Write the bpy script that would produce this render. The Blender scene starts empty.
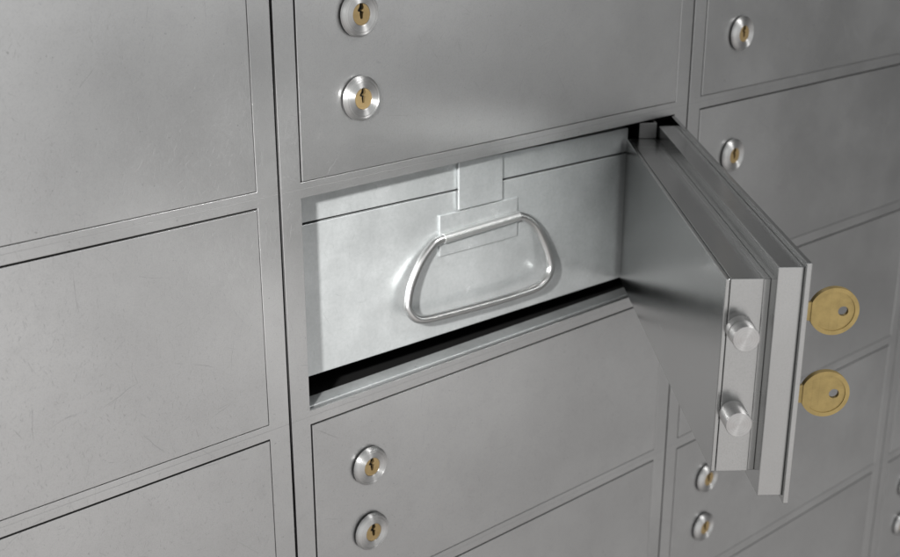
import bpy, bmesh, math, random
from mathutils import Vector, Matrix
R = math.radians
random.seed(4)
sc = bpy.context.scene
col = sc.collection

# ------------------------------------------------------------------ measures (metres)
PX = 0.35817          # width of one cabinet
PZ = 0.14             # height of one compartment
SL, SR = 0.0142, 0.0146   # stile widths
RAIL = 0.0090
GAP = 0.0009          # half of the black gap between cabinets
ROWS = range(0, 7)
def zc(k): return -(k - 1) * PZ + PZ / 2
OH = PZ - RAIL        # opening height

# ------------------------------------------------------------------ node helpers
class NT:
    def __init__(s, name):
        s.m = bpy.data.materials.new(name); s.m.use_nodes = True
        s.t = s.m.node_tree; s.n = s.t.nodes; s.l = s.t.links
        s.b = s.n['Principled BSDF']
    def new(s, typ, **kw):
        nd = s.n.new(typ)
        for k, v in kw.items():
            if k.startswith('i_'):
                key = k[2:]; key = int(key) if key.isdigit() else key
                s.put(nd.inputs[key], v)
            else: setattr(nd, k, v)
        return nd
    def put(s, sock, v):
        if isinstance(v, bpy.types.NodeSocket): s.l.new(v, sock)
        else: sock.default_value = v
    def math(s, op, a, b=0.0, c=None, clamp=False):
        nd = s.n.new('ShaderNodeMath'); nd.operation = op; nd.use_clamp = clamp
        s.put(nd.inputs[0], a); s.put(nd.inputs[1], b)
        if c is not None: s.put(nd.inputs[2], c)
        return nd.outputs[0]
    def vmath(s, op, a, b=(0, 0, 0)):
        nd = s.n.new('ShaderNodeVectorMath'); nd.operation = op
        s.put(nd.inputs[0], a); s.put(nd.inputs[1], b)
        return nd.outputs[0]
    def maprange(s, v, a, b, c, d):
        nd = s.n.new('ShaderNodeMapRange'); nd.interpolation_type = 'SMOOTHSTEP'
        s.put(nd.inputs[0], v)
        for i, x in enumerate((a, b, c, d)): s.put(nd.inputs[i + 1], x)
        return nd.outputs[0]
    def noise(s, vec, scale, detail=3, rough=.55, dist=0.0):
        nd = s.n.new('ShaderNodeTexNoise')
        s.put(nd.inputs['Vector'], vec); nd.inputs['Scale'].default_value = scale
        nd.inputs['Detail'].default_value = detail; nd.inputs['Roughness'].default_value = rough
        nd.inputs['Distortion'].default_value = dist
        return nd.outputs['Fac']
    def scratch(s, vec, scale, length, width, thr, bias=None, wob=0.0):
        """short straight scratches, one at most in each cell, on the local XZ plane"""
        sep = s.new('ShaderNodeSeparateXYZ', i_0=vec)
        cmb = s.new('ShaderNodeCombineXYZ', i_0=sep.outputs[0], i_1=sep.outputs[2])
        v2 = cmb.outputs[0]
        if wob:
            nz = s.n.new('ShaderNodeTexNoise'); s.put(nz.inputs['Vector'], v2); nz.inputs['Scale'].default_value = 60
            w = s.vmath('SUBTRACT', nz.outputs['Color'], (.5, .5, .5))
            sc_ = s.n.new('ShaderNodeVectorMath'); sc_.operation = 'SCALE'; s.l.new(w, sc_.inputs[0]); sc_.inputs['Scale'].default_value = wob
            v2 = s.vmath('ADD', v2, sc_.outputs[0])
        vo = s.n.new('ShaderNodeTexVoronoi'); vo.voronoi_dimensions = '2D'; vo.feature = 'F1'
        s.put(vo.inputs['Vector'], v2); vo.inputs['Scale'].default_value = scale
        loc = s.vmath('SUBTRACT', v2, vo.outputs['Position'])
        cs = s.new('ShaderNodeSeparateColor', i_0=vo.outputs['Color'])
        if bias is None: ang = s.math('MULTIPLY', cs.outputs[0], math.pi)
        else: ang = s.math('MULTIPLY_ADD', cs.outputs[0], bias[1], bias[0])
        ca = s.math('COSINE', ang); sa = s.math('SINE', ang)
        ls = s.new('ShaderNodeSeparateXYZ', i_0=loc)
        u = s.math('ADD', s.math('MULTIPLY', ls.outputs[0], ca), s.math('MULTIPLY', ls.outputs[1], sa))
        w = s.math('SUBTRACT', s.math('MULTIPLY', ls.outputs[1], ca), s.math('MULTIPLY', ls.outputs[0], sa))
        # slight curvature
        w = s.math('ADD', w, s.math('MULTIPLY', s.math('MULTIPLY', u, u), s.math('MULTIPLY_ADD', cs.outputs[2], 12.0, -6.0)))
        mw = s.maprange(s.math('ABSOLUTE', w), 0.0, width, 1.0, 0.0)
        ln = s.math('MULTIPLY_ADD', cs.outputs[2], length * .75, length * .25)
        mu = s.maprange(s.math('DIVIDE', s.math('ABSOLUTE', u), ln), .2, 1.0, 1.0, 0.0)
        on = s.maprange(cs.outputs[1], thr, 1.0, 0.0, 1.0)
        return s.math('MULTIPLY', s.math('MULTIPLY', mw, mu), on)
    def objvec(s, rnd=True):
        tc = s.n.new('ShaderNodeTexCoord'); v = tc.outputs['Object']
        if rnd:
            oi = s.n.new('ShaderNodeObjectInfo')
            off = s.math('MULTIPLY', oi.outputs['Random'], 13.7)
            cmb = s.new('ShaderNodeCombineXYZ', i_0=off, i_1=off, i_2=off)
            v = s.vmath('ADD', v, cmb.outputs[0])
        return v
    def set(s, **kw):
        for k, v in kw.items(): s.put(s.b.inputs[k.replace('_', ' ')], v)

def two_lobe(t, c, r, normal, metallic, sharp, fac):
    """a satin metal under a thin worn polish: a wide lobe and a narrower one"""
    b2 = t.n.new('ShaderNodeBsdfPrincipled')
    ms = t.n.new('ShaderNodeMixShader'); ms.inputs[0].default_value = fac
    t.set(Base_Color=c, Metallic=metallic, Roughness=r, Normal=normal)
    t.put(b2.inputs['Base Color'], c); t.put(b2.inputs['Metallic'], metallic); t.put(b2.inputs['Normal'], normal)
    t.put(b2.inputs['Roughness'], t.math('MULTIPLY', r, sharp))
    t.l.new(t.b.outputs[0], ms.inputs[1]); t.l.new(b2.outputs[0], ms.inputs[2])
    t.l.new(ms.outputs[0], t.n['Material Output'].inputs[0])

def mix(t, fac, a, b):
    nd = t.n.new('ShaderNodeMix'); nd.data_type = 'RGBA'
    t.put(nd.inputs[0], fac); t.put(nd.inputs[6], a); t.put(nd.inputs[7], b)
    return nd.outputs[2]

def steel(name, base, rough, wear=1.0, grain=1.0, metallic=1.0, lump=1.0, speck=.16, crease=False):
    t = NT(name); v = t.objvec()
    long1 = t.scratch(v, 34, .018, .00013, .50, wob=.004)
    long2 = t.math('MULTIPLY', t.scratch(v, 90, .0055, .00012, .55, wob=.002), .8)
    brush = t.scratch(v, 230, .0026, .00014, .35, bias=(.35, 1.0))
    brush2 = t.scratch(v, 330, .0020, .00014, .45, bias=(1.1, 1.1))
    pit = t.noise(v, 520, 2, .5); pit = t.maprange(pit, .70, .80, 0, 1)
    blot = t.noise(v, 9, 5, .6); fine = t.noise(v, 75, 5, .65); micro = t.noise(v, 2400, 2, .6)
    marks = t.math('MAXIMUM', long1, long2)
    faint = t.math('MAXIMUM', brush, brush2)
    c = mix(t, t.maprange(blot, .3, .75, 0, 1), [x * .93 for x in base] + [1], [min(1, x * 1.05) for x in base] + [1])
    c = mix(t, t.math('MULTIPLY', t.maprange(fine, .45, .8, 0, 1), .20 * lump), c, [x * .75 for x in base] + [1])
    c = mix(t, t.math('MULTIPLY', t.maprange(t.noise(v, 1500, 2, .6), .42, .72, 0, 1), speck), c, [x * .55 for x in base] + [1])
    dark = t.math('ADD', t.math('MULTIPLY', marks, .50 * wear), t.math('ADD', t.math('MULTIPLY', faint, .30 * wear), t.math('MULTIPLY', pit, .45 * wear)), clamp=True)
    c = mix(t, dark, c, [x * .30 for x in base] + [1])
    r = t.math('ADD', rough - .09, t.math('MULTIPLY', blot, .18))
    r = t.math('ADD', r, t.math('MULTIPLY', fine, .05))
    r = t.math('ADD', r, t.math('MULTIPLY', marks, .12))
    hgt = t.math('ADD', t.math('MULTIPLY', micro, .30 * grain), t.math('MULTIPLY', fine, .5 * lump))
    hgt = t.math('SUBTRACT', hgt, t.math('MULTIPLY', marks, .9 * wear))
    hgt = t.math('SUBTRACT', hgt, t.math('MULTIPLY', faint, .8 * wear))
    if crease:      # the faint seam where the sheet of each rail is folded
        sz = t.new('ShaderNodeSeparateXYZ', i_0=t.objvec(False))
        zz = t.math('ABSOLUTE', t.math('PINGPONG', t.math('ADD', sz.outputs[2], 1.3998 - .0006), PZ / 2))
        ln = t.math('MULTIPLY', t.maprange(zz, .00005, .00022, 1, 0), t.maprange(blot, .3, .6, .35, 1))
        hgt = t.math('SUBTRACT', hgt, t.math('MULTIPLY', ln, .8))
        c = mix(t, t.math('MULTIPLY', ln, .35), c, [x * .4 for x in base] + [1])
    bp = t.new('ShaderNodeBump', i_Strength=.34); bp.inputs['Distance'].default_value = .00022
    t.put(bp.inputs['Height'], hgt)
    two_lobe(t, c, r, bp.outputs[0], metallic, .42, .36)
    return t.m

def galvanised(name):
    t = NT(name); v = t.objvec(False)
    sp = t.n.new('ShaderNodeTexVoronoi'); t.put(sp.inputs['Vector'], v); sp.inputs['Scale'].default_value = 160
    spc = t.new('ShaderNodeSeparateColor', i_0=sp.outputs['Color']).outputs[0]
    n1 = t.noise(v, 28, 6, .65); n2 = t.noise(v, 420, 4, .7)
    s1 = t.scratch(v, 45, .011, .00016, .55); s2 = t.scratch(v, 120, .004, .00014, .35)
    marks = t.math('MAXIMUM', s1, s2)
    pit = t.maprange(t.noise(v, 300, 2, .5), .71, .80, 0, 1)
    b = (.525, .545, .55)
    c = mix(t, t.maprange(n1, .3, .7, 0, 1), [x * .90 for x in b] + [1], [x * 1.05 for x in b] + [1])
    c = mix(t, t.math('MULTIPLY', spc, .18), c, (.40, .415, .42, 1))
    c = mix(t, t.math('MULTIPLY', t.maprange(n2, .35, .75, 0, 1), .26), c, (.30, .33, .33, 1))
    c = mix(t, t.math('ADD', t.math('MULTIPLY', marks, .55), t.math('MULTIPLY', pit, .45), clamp=True), c, (.20, .21, .21, 1))
    r = t.math('ADD', .30, t.math('MULTIPLY', n1, .22))
    h = t.math('SUBTRACT', t.math('MULTIPLY', n2, .5), t.math('MULTIPLY', marks, .7))
    bp = t.new('ShaderNodeBump', i_Strength=.4); bp.inputs['Distance'].default_value = .00022
    t.put(bp.inputs['Height'], h)
    two_lobe(t, c, r, bp.outputs[0], .78, .62, .22)
    return t.m

def turned(name, base, rough, aniso):
    t = NT(name)
    tg = t.n.new('ShaderNodeTangent'); tg.direction_type = 'RADIAL'; tg.axis = 'Z'
    v = t.objvec(False)
    sep = t.new('ShaderNodeSeparateXYZ', i_0=v)
    rad = t.math('SQRT', t.math('ADD', t.math('MULTIPLY', sep.outputs[0], sep.outputs[0]), t.math('MULTIPLY', sep.outputs[1], sep.outputs[1])))
    cm = t.new('ShaderNodeCombineXYZ', i_0=rad, i_1=sep.outputs[2])
    gro = t.noise(cm.outputs[0], 3800, 2, .6)
    n = t.noise(v, 300, 4, .6)
    c = mix(t, t.maprange(gro, .3, .75, 0, 1), list(base) + [1], [x * .80 for x in base] + [1])
    c = mix(t, t.math('MULTIPLY', t.maprange(n, .5, .8, 0, 1), .25), c, [x * .55 for x in base] + [1])
    t.set(Base_Color=c, Metallic=1.0, Roughness=rough, Anisotropic=aniso, Anisotropic_Rotation=.25, Tangent=tg.outputs[0])
    return t.m

def brass(name, base, rough, metallic):
    t = NT(name); v = t.objvec()
    n = t.noise(v, 160, 5, .65); g = t.noise(v, 2600, 2, .6)
    s = t.scratch(v, 420, .0018, .00008, .45)
    c = mix(t, t.maprange(n, .3, .75, 0, 1), list(base) + [1], [x * .80 for x in base] + [1])
    c = mix(t, t.math('MULTIPLY', s, .45), c, [x * .4 for x in base] + [1])
    bp = t.new('ShaderNodeBump', i_Strength=.25); bp.inputs['Distance'].default_value = .0001
    t.put(bp.inputs['Height'], t.math('SUBTRACT', g, s))
    t.set(Base_Color=c, Metallic=metallic, Roughness=t.math('ADD', rough, t.math('MULTIPLY', n, .12)), Normal=bp.outputs[0])
    return t.m

def plain(name, base, rough, metallic=0.0):
    t = NT(name); v = t.objvec()
    n = t.noise(v, 90, 5, .6)
    c = mix(t, n, [x * .85 for x in base] + [1], [min(1, x * 1.12) for x in base] + [1])
    t.set(Base_Color=c, Roughness=rough, Metallic=metallic)
    return t.m

M = {}
M['door'] = steel('brushed_door_steel', (.505, .507, .507), .40, metallic=.97)
M['frame'] = steel('frame_steel', (.51, .512, .512), .40, wear=.9, metallic=.97, crease=True)
M['inner'] = steel('inner_door_steel', (.38, .384, .382), .21, wear=0.0, grain=1.2, lump=.05, speck=.15)
M['zinc'] = galvanised('galvanised_sheet')
M['ring'] = turned('turned_aluminium', (.62, .62, .615), .46, .93)
M['bolt'] = turned('turned_bolt_steel', (.60, .595, .59), .44, .93)
M['wire'] = plain('bright_wire', (.46, .46, .457), .28, 1.0)
M['sleeve'] = plain('rolled_sleeve_steel', (.50, .51, .505), .33, .9)
M['bracket'] = plain('dull_bracket_steel', (.13, .13, .13), .5, 1.0)
M['plug'] = brass('brass_plug', (.47, .34, .165), .38, .85)
M['key'] = brass('brass_key', (.43, .315, .12), .42, .45)
M['dark'] = plain('shade_black_interior', (.006, .006, .006), .6)  # near black: the shade inside the cabinets is put into the colour
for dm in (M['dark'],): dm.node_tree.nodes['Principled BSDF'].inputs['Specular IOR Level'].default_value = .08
M['rubber_shade'] = plain('gasket_and_gap_shade', (.012, .012, .012), .7)  # bolt gasket; also paints the shade in lock gaps and keyways

# ------------------------------------------------------------------ mesh helpers
def finish(bm, smooth, ang=32):
    bmesh.ops.recalc_face_normals(bm, faces=bm.faces)
    for f in bm.faces: f.smooth = smooth
    for e in bm.edges:
        e.smooth = len(e.link_faces) == 2 and e.calc_face_angle(0) < R(ang)

def obj(name, bm, mats, parent=None, loc=(0, 0, 0), rot=(0, 0, 0), smooth=False, ang=32):
    finish(bm, smooth, ang)
    me = bpy.data.meshes.new(name); bm.to_mesh(me); bm.free()
    for m in (mats if isinstance(mats, (list, tuple)) else [mats]): me.materials.append(m)
    o = bpy.data.objects.new(name, me); col.objects.link(o)
    o.parent = parent; o.location = loc; o.rotation_euler = rot
    return o

def empty(name, loc=(0, 0, 0), rot=(0, 0, 0)):
    o = bpy.data.objects.new(name, None); col.objects.link(o)
    o.location = loc; o.rotation_euler = rot; o.empty_display_size = .05
    return o

def tag(o, label, cat=None, group=None):
    o['label'] = label
    if cat: o['category'] = cat
    if group: o['group'] = group

def box(bm, x0, x1, y0, y1, z0, z1, bev=0.0003, seg=2, mat=0):
    vs = [bm.verts.new((x, y, z)) for x in (x0, x1) for y in (y0, y1) for z in (z0, z1)]
    fs = [bm.faces.new([vs[i] for i in q]) for q in
          ((0, 1, 3, 2), (4, 6, 7, 5), (0, 4, 5, 1), (2, 3, 7, 6), (0, 2, 6, 4), (1, 5, 7, 3))]
    for f in fs: f.material_index = mat
    if bev:
        es = list({e for f in fs for e in f.edges})
        r = bmesh.ops.bevel(bm, geom=es, offset=bev, segments=seg, profile=.5, affect='EDGES')
        for f in r['faces']: f.material_index = mat
    return bm

def lathe(bm, prof, n=72, mat=0, cap0=False, cap1=False):
    rings = []
    for r, h in prof:
        rings.append([bm.verts.new((r * math.cos(2 * math.pi * i / n), r * math.sin(2 * math.pi * i / n), h)) for i in range(n)])
    for a, b in zip(rings, rings[1:]):
        for i in range(n):
            f = bm.faces.new((a[i], a[(i + 1) % n], b[(i + 1) % n], b[i])); f.material_index = mat
    if cap0: bm.faces.new(rings[0][::-1]).material_index = mat
    if cap1: bm.faces.new(rings[-1]).material_index = mat
    return bm

def plate(bm, loops, z0, z1, mat=0):
    """flat sheet bounded by loops (the first one outer, the rest holes), in XY, from z0 to z1"""
    es = []
    for lp in loops:
        vs = [bm.verts.new((x, y, z0)) for x, y in lp]
        es += [bm.edges.new((vs[i], vs[(i + 1) % len(vs)])) for i in range(len(vs))]
    r = bmesh.ops.triangle_fill(bm, edges=es, use_beauty=True)
    fs = [g for g in r['geom'] if isinstance(g, bmesh.types.BMFace)]
    for f in fs: f.material_index = mat
    e = bmesh.ops.extrude_face_region(bm, geom=fs)
    for g in e['geom']:
        if isinstance(g, bmesh.types.BMVert): g.co.z = z1
        if isinstance(g, bmesh.types.BMFace): g.material_index = mat
    return bm

def circle(r, n=64, cx=0, cy=0, a0=0.0):
    return [(cx + r * math.cos(a0 + 2 * math.pi * i / n), cy + r * math.sin(a0 + 2 * math.pi * i / n)) for i in range(n)]

def sweep(bm, pts, r, closed=True, n=14, mat=0):
    N = len(pts); rings = []
    nrm = None
    for i in range(N):
        a = pts[(i - 1) % N] if closed or i > 0 else pts[i]
        b = pts[(i + 1) % N] if closed or i < N - 1 else pts[i]
        t = (b - a).normalized()
        nrm = (Vector((0, 1, 0)) - t * t.y).normalized()
        bi = t.cross(nrm)
        rings.append([bm.verts.new(pts[i] + (nrm * math.cos(2 * math.pi * k / n) + bi * math.sin(2 * math.pi * k / n)) * r) for k in range(n)])
    for i in range(N if closed else N - 1):
        a, b = rings[i], rings[(i + 1) % N]
        for k in range(n): bm.faces.new((a[k], a[(k + 1) % n], b[(k + 1) % n], b[k])).material_index = mat
    if not closed:
        bm.faces.new(rings[0]); bm.faces.new(rings[-1][::-1])
    return bm

def catmull(P, sub=10, closed=True):
    out = []; N = len(P)
    for i in range(N):
        p0, p1, p2, p3 = P[(i - 1) % N], P[i], P[(i + 1) % N], P[(i + 2) % N]
        for k in range(sub):
            t = k / sub
            out.append(.5 * ((2 * p1) + (p2 - p0) * t + (2 * p0 - 5 * p1 + 4 * p2 - p3) * t * t + (3 * p1 - p0 - 3 * p2 + p3) * t ** 3))
    return out

# ------------------------------------------------------------------ one cabinet: frame, carcass, doors, locks
def frame_bm():
    bm = bmesh.new()
    xs = [GAP, SL, PX - SR, PX - GAP]
    zs = []
    for k in reversed(ROWS): zs += [zc(k) - OH / 2, zc(k) + OH / 2]
    zs = [zs[0] - .02] + zs + [zs[-1] + .02]
    V = {(i, j): bm.verts.new((x, 0, z)) for i, x in enumerate(xs) for j, z in enumerate(zs)}
    fs = []
    for i in range(3):
        for j in range(len(zs) - 1):
            if i == 1 and j % 2 == 1: continue
            fs.append(bm.faces.new((V[i, j], V[i + 1, j], V[i + 1, j + 1], V[i, j + 1])))
    e = bmesh.ops.extrude_face_region(bm, geom=fs)
    for g in e['geom']:
        if isinstance(g, bmesh.types.BMVert): g.co.y = .0022
    bmesh.ops.recalc_face_normals(bm, faces=bm.faces)
    es = [e for e in bm.edges if len(e.link_faces) == 2 and e.calc_face_angle(0) > R(60) and max(v.co.y for v in e.verts) < .0001]
    bmesh.ops.bevel(bm, geom=es, offset=.0002, segments=2, profile=.5, affect='EDGES')
    return bm

def carcass_bm():
    bm = bmesh.new()
    zt = zc(ROWS[0]) + OH / 2 + .02; zb = zc(ROWS[-1]) - OH / 2 - .02
    y0, y1 = .0026, .46
    box(bm, GAP + .0004, GAP + .0016, y0, y1, zb, zt, 0)
    box(bm, PX - GAP - .0016, PX - GAP - .0004, y0, y1, zb, zt, 0)
    box(bm, GAP + .0016, PX - GAP - .0016, y1 - .0012, y1, zb, zt, 0)
    box(bm, GAP + .0016, PX - GAP - .0016, y0, y1 - .0012, zt - .0012, zt, 0)
    box(bm, GAP + .0016, PX - GAP - .0016, y0, y1 - .0012, zb, zb + .0012, 0)
    return bm

GL, GR, GT, GB = .0012, .0004, .0011, .0004       # gaps round a closed door
LX, LZ = .0567, .0235                              # lock places on the door

def door_bm():
    bm = bmesh.new()
    return box(bm, SL + GL, PX - SR - GR, 0, .0022, -OH / 2 + GB, OH / 2 - GT, .0003, 2)

RING = [(.0112, .0002), (.0112, .0011), (.0124, .00115), (.0127, .0014), (.0127, .0026), (.0125, .0031), (.0117, .0040),
        (.0113, .00425), (.0109, .0043), (.0108, .0040), (.01060, .0040), (.01050, .0043), (.0072, .0043), (.0069, .0042), (.00672, .0038), (.00672, .0022)]
RING = [(r if r > .0105 else r - .0007, h) for r, h in RING]
def ring_bm():
    bm = bmesh.new()
    lathe(bm, RING[:3], mat=1); lathe(bm, RING[2:], mat=0)  # neck coloured black to stand for the shadow gap under the ring
    bmesh.ops.remove_doubles(bm, verts=bm.verts, dist=1e-6)
    return bm
SLOT = [(-1.0, 6.3), (-1.15, 4.3), (-2.0, 2.7), (-1.8, 1.8), (-.9, 1.5), (-.95, .2), (-.55, -2.6), (.35, -2.85), (.7, -2.2),
        (.85, .2), (1.2, 1.3), (.2, 1.95), (.15, 2.4), (1.15, 3.2), (1.25, 4.3), (1.15, 6.3)]
def plug_bm():
    bm = bmesh.new(); r = .0059; q = .00092
    arc = []
    a0 = math.atan2(6.3, 1.15); a1 = math.atan2(6.3, -1.0) - 2 * math.pi
    for i in range(49):
        a = a0 + (a1 - a0) * i / 48
        arc.append((r * math.cos(a), r * math.sin(a)))
    out = [(x * q * 1.4, y * q) for x, y in SLOT[1:-1]] 
    plate(bm, [arc + out], .0020, .0038)
    bm2 = lathe(bm, [(.0057, .0004), (.0057, .0012)], mat=1, cap1=True)  # black disc paints the darkness inside the keyway
    return bm

BASE = {}
def lock_pair(parent, y=0.0, zoff=0.0, first=None, x=LX):
    for s in (1, -1):
        if 'ring' not in BASE:
            r = obj('lock_ring', ring_bm(), [M['ring'], M['rubber_shade']], smooth=True, ang=14); p = obj('lock_plug', plug_bm(), [M['plug'], M['rubber_shade']])
            BASE['ring'], BASE['plug'] = r, p
        else:
            r, p = BASE['ring'].copy(), BASE['plug'].copy(); col.objects.link(r); col.objects.link(p)
        for o in (r, p):
            o.parent = parent; o.location = (x, y, zoff + s * LZ); o.rotation_euler = (R(90), 0, 0)
        p.rotation_euler = (R(90), 0, 0)

OPEN = (1, 2)                                      # the centre cabinet's second row stands open
LABELS = ['large plain grey steel cabinet at far left, doors showing no locks',
          'scratched grey steel cabinet in the middle with one small door swung open',
          'grey steel cabinet right of the middle, partly hidden behind the open door',
          'grey steel cabinet at the far right edge, only its rim and lock edges showing']
cabs = []
for c in range(4):
    cab = empty('deposit_cabinet', ((c - 1) * PX, 0, 0))
    tag(cab, LABELS[c], 'cabinet', 'steel deposit cabinets standing side by side')
    cabs.append(cab)
    if c == 0:
        BASE['frame'] = obj('face_frame', frame_bm(), M['frame'], cab)
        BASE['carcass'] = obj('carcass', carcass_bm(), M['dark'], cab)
    else:
        for k in ('frame', 'carcass'):
            o = BASE[k].copy(); col.objects.link(o); o.parent = cab
    for k in ROWS:
        if (c, k) == OPEN: continue
        if 'door' not in BASE: dr = BASE['door'] = obj('door', door_bm(), M['door'])
        else: dr = BASE['door'].copy(); col.objects.link(dr)
        dr.parent = cab; dr.location = (0, .0, zc(k))
        lock_pair(dr)

# the open compartment's sheet-metal lining
cab = cabs[1]
z0, z1 = zc(2) - OH / 2, zc(2) + OH / 2
bm = bmesh.new()
box(bm, SL - .004, PX - SR + .004, .0046, .0165, z0 - .0022, z0 + .0003, .0005)
obj('floor_lip', bm, M['zinc'], cab)
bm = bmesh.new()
box(bm, SL - .004, PX - SR + .004, .0166, .44, z0 - .0080, z0 - .0070, 0)  # black sheet paints the shade beneath the tin
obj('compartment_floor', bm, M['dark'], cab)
bm = bmesh.new()
box(bm, SL - .004, PX - SR + .004, .0030, .44, z1 + .0008, z1 + .0020, .0003)
obj('compartment_ceiling', bm, M['inner'], cab)
for x in (SL - .0055, PX - SR + .0043):
    bm = bmesh.new(); box(bm, x, x + .0012, .0030, .44, z0 - .0022, z1 + .0020, .0003)
    obj('compartment_side', bm, M['inner'], cab)
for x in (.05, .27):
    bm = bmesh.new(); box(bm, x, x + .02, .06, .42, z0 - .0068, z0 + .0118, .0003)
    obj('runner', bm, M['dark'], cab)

# ------------------------------------------------------------------ the open door
HX = .3428
W0, W1 = -.328, -.0006
zc2 = zc(2)
bm = bmesh.new(); box(bm, W0, W1, 0, .0027, -OH / 2 + GB, OH / 2 - GT * .5, .0004)
od = obj('door', bm, M['inner'], cab, (HX, 0, zc2), (0, 0, R(50.1)))
tag(od, 'small thick door swung open with two round bolts in its edge')
bm = bmesh.new(); box(bm, -.3250, -.0215, .0027, .0153, -.0620, .0620, .0004)
obj('backing_slab', bm, M['inner'], od)
bm = bmesh.new()
box(bm, -.3150, -.0215, .0153, .0187, -.0525, .0525, .0003)
box(bm, -.3153, -.0212, .0187, .0352, -.0528, .0528, .0003)
obj('bolt_housing', bm, M['inner'], od)
bm = bmesh.new(); box(bm, -.3154, -.0212, .03545, .0378, -.0529, .0529, .0006, 3)
obj('cover_plate', bm, M['inner'], od)
for s in (1, -1):
    bm = bmesh.new()
    za, zb_ = sorted((s * .0529, s * .0640))
    box(bm, -.0212, -.0196, .0166, .0288, za, zb_, .0003)
    box(bm, -.0196, -.0075, .0166, .0182, za, zb_, .0003)
    obj('hinge_bracket', bm, M['bracket'], od)
lock_pair(od, 0.0, 0.0, x=LX - HX)
# bolts
def bolt_bm(collar):
    bm = bmesh.new()
    if collar:
        lathe(bm, [(.0069, 0), (.0069, .0048), (.0067, .0052), (.0060, .0052)], mat=0)
        lathe(bm, [(.0060, .0052), (.0060, .0060)], mat=1)
        lathe(bm, [(.0060, .0060), (.0066, .0060), (.0067, .0062), (.0067, .0131), (.0064, .0136), (.0002, .0136)], mat=0, cap1=True)
    else:
        lathe(bm, [(.0067, 0), (.0067, .0131), (.0064, .0136), (.0002, .0136)], mat=0, cap1=True)
    bmesh.ops.remove_doubles(bm, verts=bm.verts, dist=1e-6)
    return bm
for z, cl in ((-.0434, True), (-.0895, False)):
    obj('lock_bolt', bolt_bm(cl), [M['bolt'], M['rubber_shade']], od, (-.3153, .0290, z - zc2), (0, R(-90), 0), smooth=True)

# ------------------------------------------------------------------ keys standing in the open door's locks
def key_bm():
    """bow in the XY plane, blade to -X, thickness along Z"""
    bm = bmesh.new(); rb = .0131; t = .0012
    hole = circle(.0027, 32, .0048, 0)
    a = math.asin(.0052 / rb)
    out = [(rb * math.cos(math.pi - a - (2 * math.pi - 2 * a) * i / 72), rb * math.sin(math.pi - a - (2 * math.pi - 2 * a) * i / 72)) for i in range(73)]
    out += [(-.0158, -.0046), (-.0160, -.0040), (-.0230, -.0038), (-.0230, -.0010), (-.0290, -.0008), (-.0290, .0010), (-.0230, .0038), (-.0160, .0040), (-.0158, .0046)]
    plate(bm, [out[::-1], hole], -t, t)
    # raised rim on both faces: bow outline less the sunk medallion
    rr = .0108; xl = -.0078; aa = math.acos(xl / rr)
    med = [(rr * math.cos(-aa + 2 * aa * i / 56), rr * math.sin(-aa + 2 * aa * i / 56)) for i in range(57)]
    rim = [(x * .997, y * .997) for x, y in out[:73]]
    for s in (1, -1):
        plate(bm, [rim[::-1], med], s * (t - .00005), s * (t + .00050))
    return bm
Rd = Matrix.Rotation(R(50.1), 4, 'Z')
keys = []
for i, s in enumerate((1, -1)):
    p = Matrix.Translation((HX, 0, zc2)) @ Rd @ Vector((LX - HX, -.0277, s * LZ + .0007))
    if i == 0:
        k = obj('brass_key', key_bm(), M['key'], smooth=True)
    else:
        k = keys[0].copy(); col.objects.link(k)
    # local X (bow) along door normal, local Y up
    m = Rd.to_3x3() @ Matrix(((0, 0, 1), (-1, 0, 0), (0, 1, 0))).to_3x3()
    mm = Matrix(((0, 0, -1), (-1, 0, 0), (0, 1, 0)))
    k.matrix_world = Matrix.Translation(p) @ (Rd.to_3x3() @ mm).to_4x4()
    keys.append(k)
tag(keys[0], 'upper round brass key standing in the lock of the open door', 'key', 'brass keys in the open door')
tag(keys[1], 'lower round brass key standing in the lock of the open door', 'key', 'brass keys in the open door')

# ------------------------------------------------------------------ the tin inside the compartment
YAW = -.02702
tin = empty('deposit_tin', (.0268, .018, 0), (0, 0, YAW))
tag(tin, 'pale galvanised deposit tin with wire handle sliding in the open compartment', 'tin')
X0, X1, ZB, ZL = -.0085, .2776, -.1231, -.0268
bm = bmesh.new(); box(bm, X0, X1, 0, .38, ZB, -.0270, .0004, 2)
for v in bm.verts:
    if v.co.z > -.06: v.co.z -= math.tan(R(.4)) * v.co.x
box(bm, X0 + .003, X1 - .003, .0022, .378, -.0300, -.0240, 0, mat=1)  # dark filler stands in for the shade in the lid gap
obj('body', bm, [M['zinc'], M['dark']], tin)
bm = bmesh.new(); box(bm, X0 - .0002, X1 + .0002, -.0002, .381, .0003, .0175, .0004, 2)
lid = obj('lid', bm, M['zinc'], tin, (0, 0, -.0259), (0, R(.40), 0))
bm = bmesh.new(); box(bm, .1172, .1548, -.0026, -.0010, -.0399, -.0085, .0004, 2)
box(bm, .1180, .1540, -.0012, -.0001, -.0255, -.0095, .0002, 1)
obj('hasp', bm, M['zinc'], lid, (0, 0, .0259), (0, R(-.40), 0))
bm = bmesh.new()
box(bm, .1024, .1700, -.0014, 0, -.0685, -.0412, .0003, 2)
RW = .0028
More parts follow.
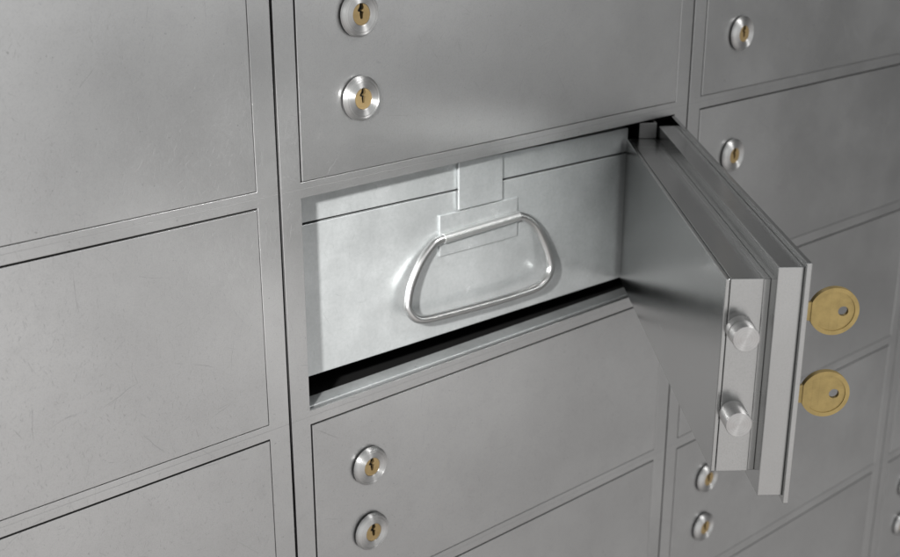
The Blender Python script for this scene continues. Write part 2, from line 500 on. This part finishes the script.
# folded sleeve that holds the wire
A, B = Vector((.1036, -.0032, -.0560)), Vector((.1690, -.0032, -.0537))
sweep(bm, [A + (B - A) * i / 8 for i in range(9)], RW + .0005, closed=False, n=24, mat=1)
hp = obj('handle_plate', bm, [M['zinc'], M['sleeve']], tin)
for pl in hp.data.polygons: pl.use_smooth = pl.area < 1e-5 and len(pl.vertices) == 4
HP = [(.1000, -.0032, -.0563), (.1180, -.0032, -.0556), (.1360, -.0032, -.0549), (.1540, -.0032, -.0542), (.1700, -.0032, -.0537),
      (.1825, -.0042, -.0615), (.1905, -.0060, -.0752), (.1950, -.0080, -.0895), (.1945, -.0090, -.0965), (.1895, -.0099, -.1020), (.1800, -.0104, -.1054),
      (.1560, -.0105, -.1062), (.1290, -.0105, -.1058), (.1050, -.0103, -.1050), (.0850, -.0102, -.1040), (.0757, -.0099, -.1015), (.0708, -.0090, -.0955), (.0706, -.0080, -.0900), (.0748, -.0064, -.0795), (.0838, -.0047, -.0672), (.0922, -.0036, -.0600)]
bm = bmesh.new(); sweep(bm, catmull([Vector(p) for p in HP], 8), RW, True, 18)
obj('handle', bm, M['wire'], tin, smooth=True)

# ------------------------------------------------------------------ light
def area(name, loc, target, size, power, color=(1, 1, 1), size_y=None):
    l = bpy.data.lights.new(name, 'AREA'); l.energy = power; l.size = size; l.color = color
    if size_y: l.shape = 'RECTANGLE'; l.size_y = size_y
    o = bpy.data.objects.new(name, l); col.objects.link(o)
    o.location = loc
    o.rotation_euler = (Vector(target) - Vector(loc)).to_track_quat('-Z', 'Y').to_euler()
    return o
T = Vector((.085, .018, -.065))
kd = Vector((-1.43, -1, .75)).normalized()
kl = bpy.data.lights.new('spot_lamp', 'SPOT'); kl.energy = 128; kl.shadow_soft_size = .022; kl.color = (1, .99, .97)
kl.spot_size = R(19.5); kl.spot_blend = 1.0
ko = bpy.data.objects.new('spot_lamp', kl); col.objects.link(ko)
ko.location = T + kd * .8; ko.rotation_euler = (-kd).to_track_quat('-Z', 'Y').to_euler()

area('added_ring_softbox', (.75, -1.1, 1.25), (.15, 0, -.07), .35, 14, (1, .99, .98), .9)  # added overhead softbox, gives the turned rings their streaks
w = bpy.data.worlds.new('World'); sc.world = w; w.use_nodes = True
wn, wl = w.node_tree.nodes, w.node_tree.links
bg = wn['Background']; bg.inputs['Strength'].default_value = 1.0
tc = wn.new('ShaderNodeTexCoord')
def wdot(vec, a, b):
    d = wn.new('ShaderNodeVectorMath'); d.operation = 'DOT_PRODUCT'; wl.new(tc.outputs['Generated'], d.inputs[0])
    d.inputs[1].default_value = Vector(vec).normalized()
    m = wn.new('ShaderNodeMapRange'); m.interpolation_type = 'SMOOTHSTEP'; wl.new(d.outputs['Value'], m.inputs[0])
    m.inputs[1].default_value = a; m.inputs[2].default_value = b
    return m.outputs[0]
def wmix(fac, a, b):
    n = wn.new('ShaderNodeMix'); n.data_type = 'RGBA'
    wl.new(fac, n.inputs[0])
    for i, v in ((6, a), (7, b)):
        if isinstance(v, bpy.types.NodeSocket): wl.new(v, n.inputs[i])
        else: n.inputs[i].default_value = (*v, 1)
    return n.outputs[2]
F = (-.3, -1, .2)
up = wmix(wdot(F, .42, 1.0), wmix(wdot(F, -.02, .60), (.10, .101, .103), (.975, .98, .978)), (1.13, 1.135, 1.13))
dn = wmix(wdot(F, .42, 1.0), wmix(wdot(F, -.02, .66), (.26, .253, .248), (.78, .752, .735)), (1.08, 1.03, 1.005))
c = wmix(wdot((0, 0, -1), -.05, .62), up, dn)
def wlobe(c, vec, r_in, r_out, k):
    """a soft brighter or darker patch added to the world light to shape reflections"""
    m = wn.new('ShaderNodeMix'); m.data_type = 'RGBA'; m.blend_type = 'MULTIPLY'
    wl.new(wdot(vec, math.cos(R(r_out)), math.cos(R(r_in))), m.inputs[0])
    wl.new(c, m.inputs[6]); m.inputs[7].default_value = (k, k, k, 1)
    return m.outputs[2]
c = wlobe(c, (.87, -.47, -.10), 5, 20, .15)
c = wlobe(c, (.75, -.5, .42), 12, 40, .3)
c = wlobe(c, (.501, -.837, -.221), 2, 11, .03)
c = wlobe(c, (0, .15, 1), 15, 78, .22)
c = wlobe(c, (.59, -.79, -.12), 3, 16, 1.5)
c = wlobe(c, (.80, -.56, -.21), 1, 7, 2.2)
c = wlobe(c, (.69, -.70, -.24), 2, 9, .35)
c = wlobe(c, (.36, -.85, -.36), 2, 12, 1.25)
wl.new(c, bg.inputs['Color'])

# ------------------------------------------------------------------ camera
cd = bpy.data.cameras.new('Camera'); cam = bpy.data.objects.new('Camera', cd); col.objects.link(cam)
cd.sensor_width = 36; cd.lens = 1249.98 / 900 * 36; cd.clip_start = .01; cd.clip_end = 200
y, t = .728331, -.345006
f = Vector((math.sin(y) * math.cos(t), math.cos(y) * math.cos(t), math.sin(t)))
cam.location = (-.370821, -.556374, .189346)
cam.rotation_euler = f.to_track_quat('-Z', 'Y').to_euler()
cd.dof.use_dof = True; cd.dof.focus_distance = .70; cd.dof.aperture_fstop = 11
sc.camera = cam

sc.view_settings.view_transform = 'Standard'; sc.view_settings.look = 'None'
sc.view_settings.exposure = 0; sc.view_settings.gamma = 1
sc.render.engine = 'CYCLES'
sc.cycles.caustics_reflective = False; sc.cycles.blur_glossy = 1.5; sc.cycles.max_bounces = 10; sc.cycles.glossy_bounces = 8
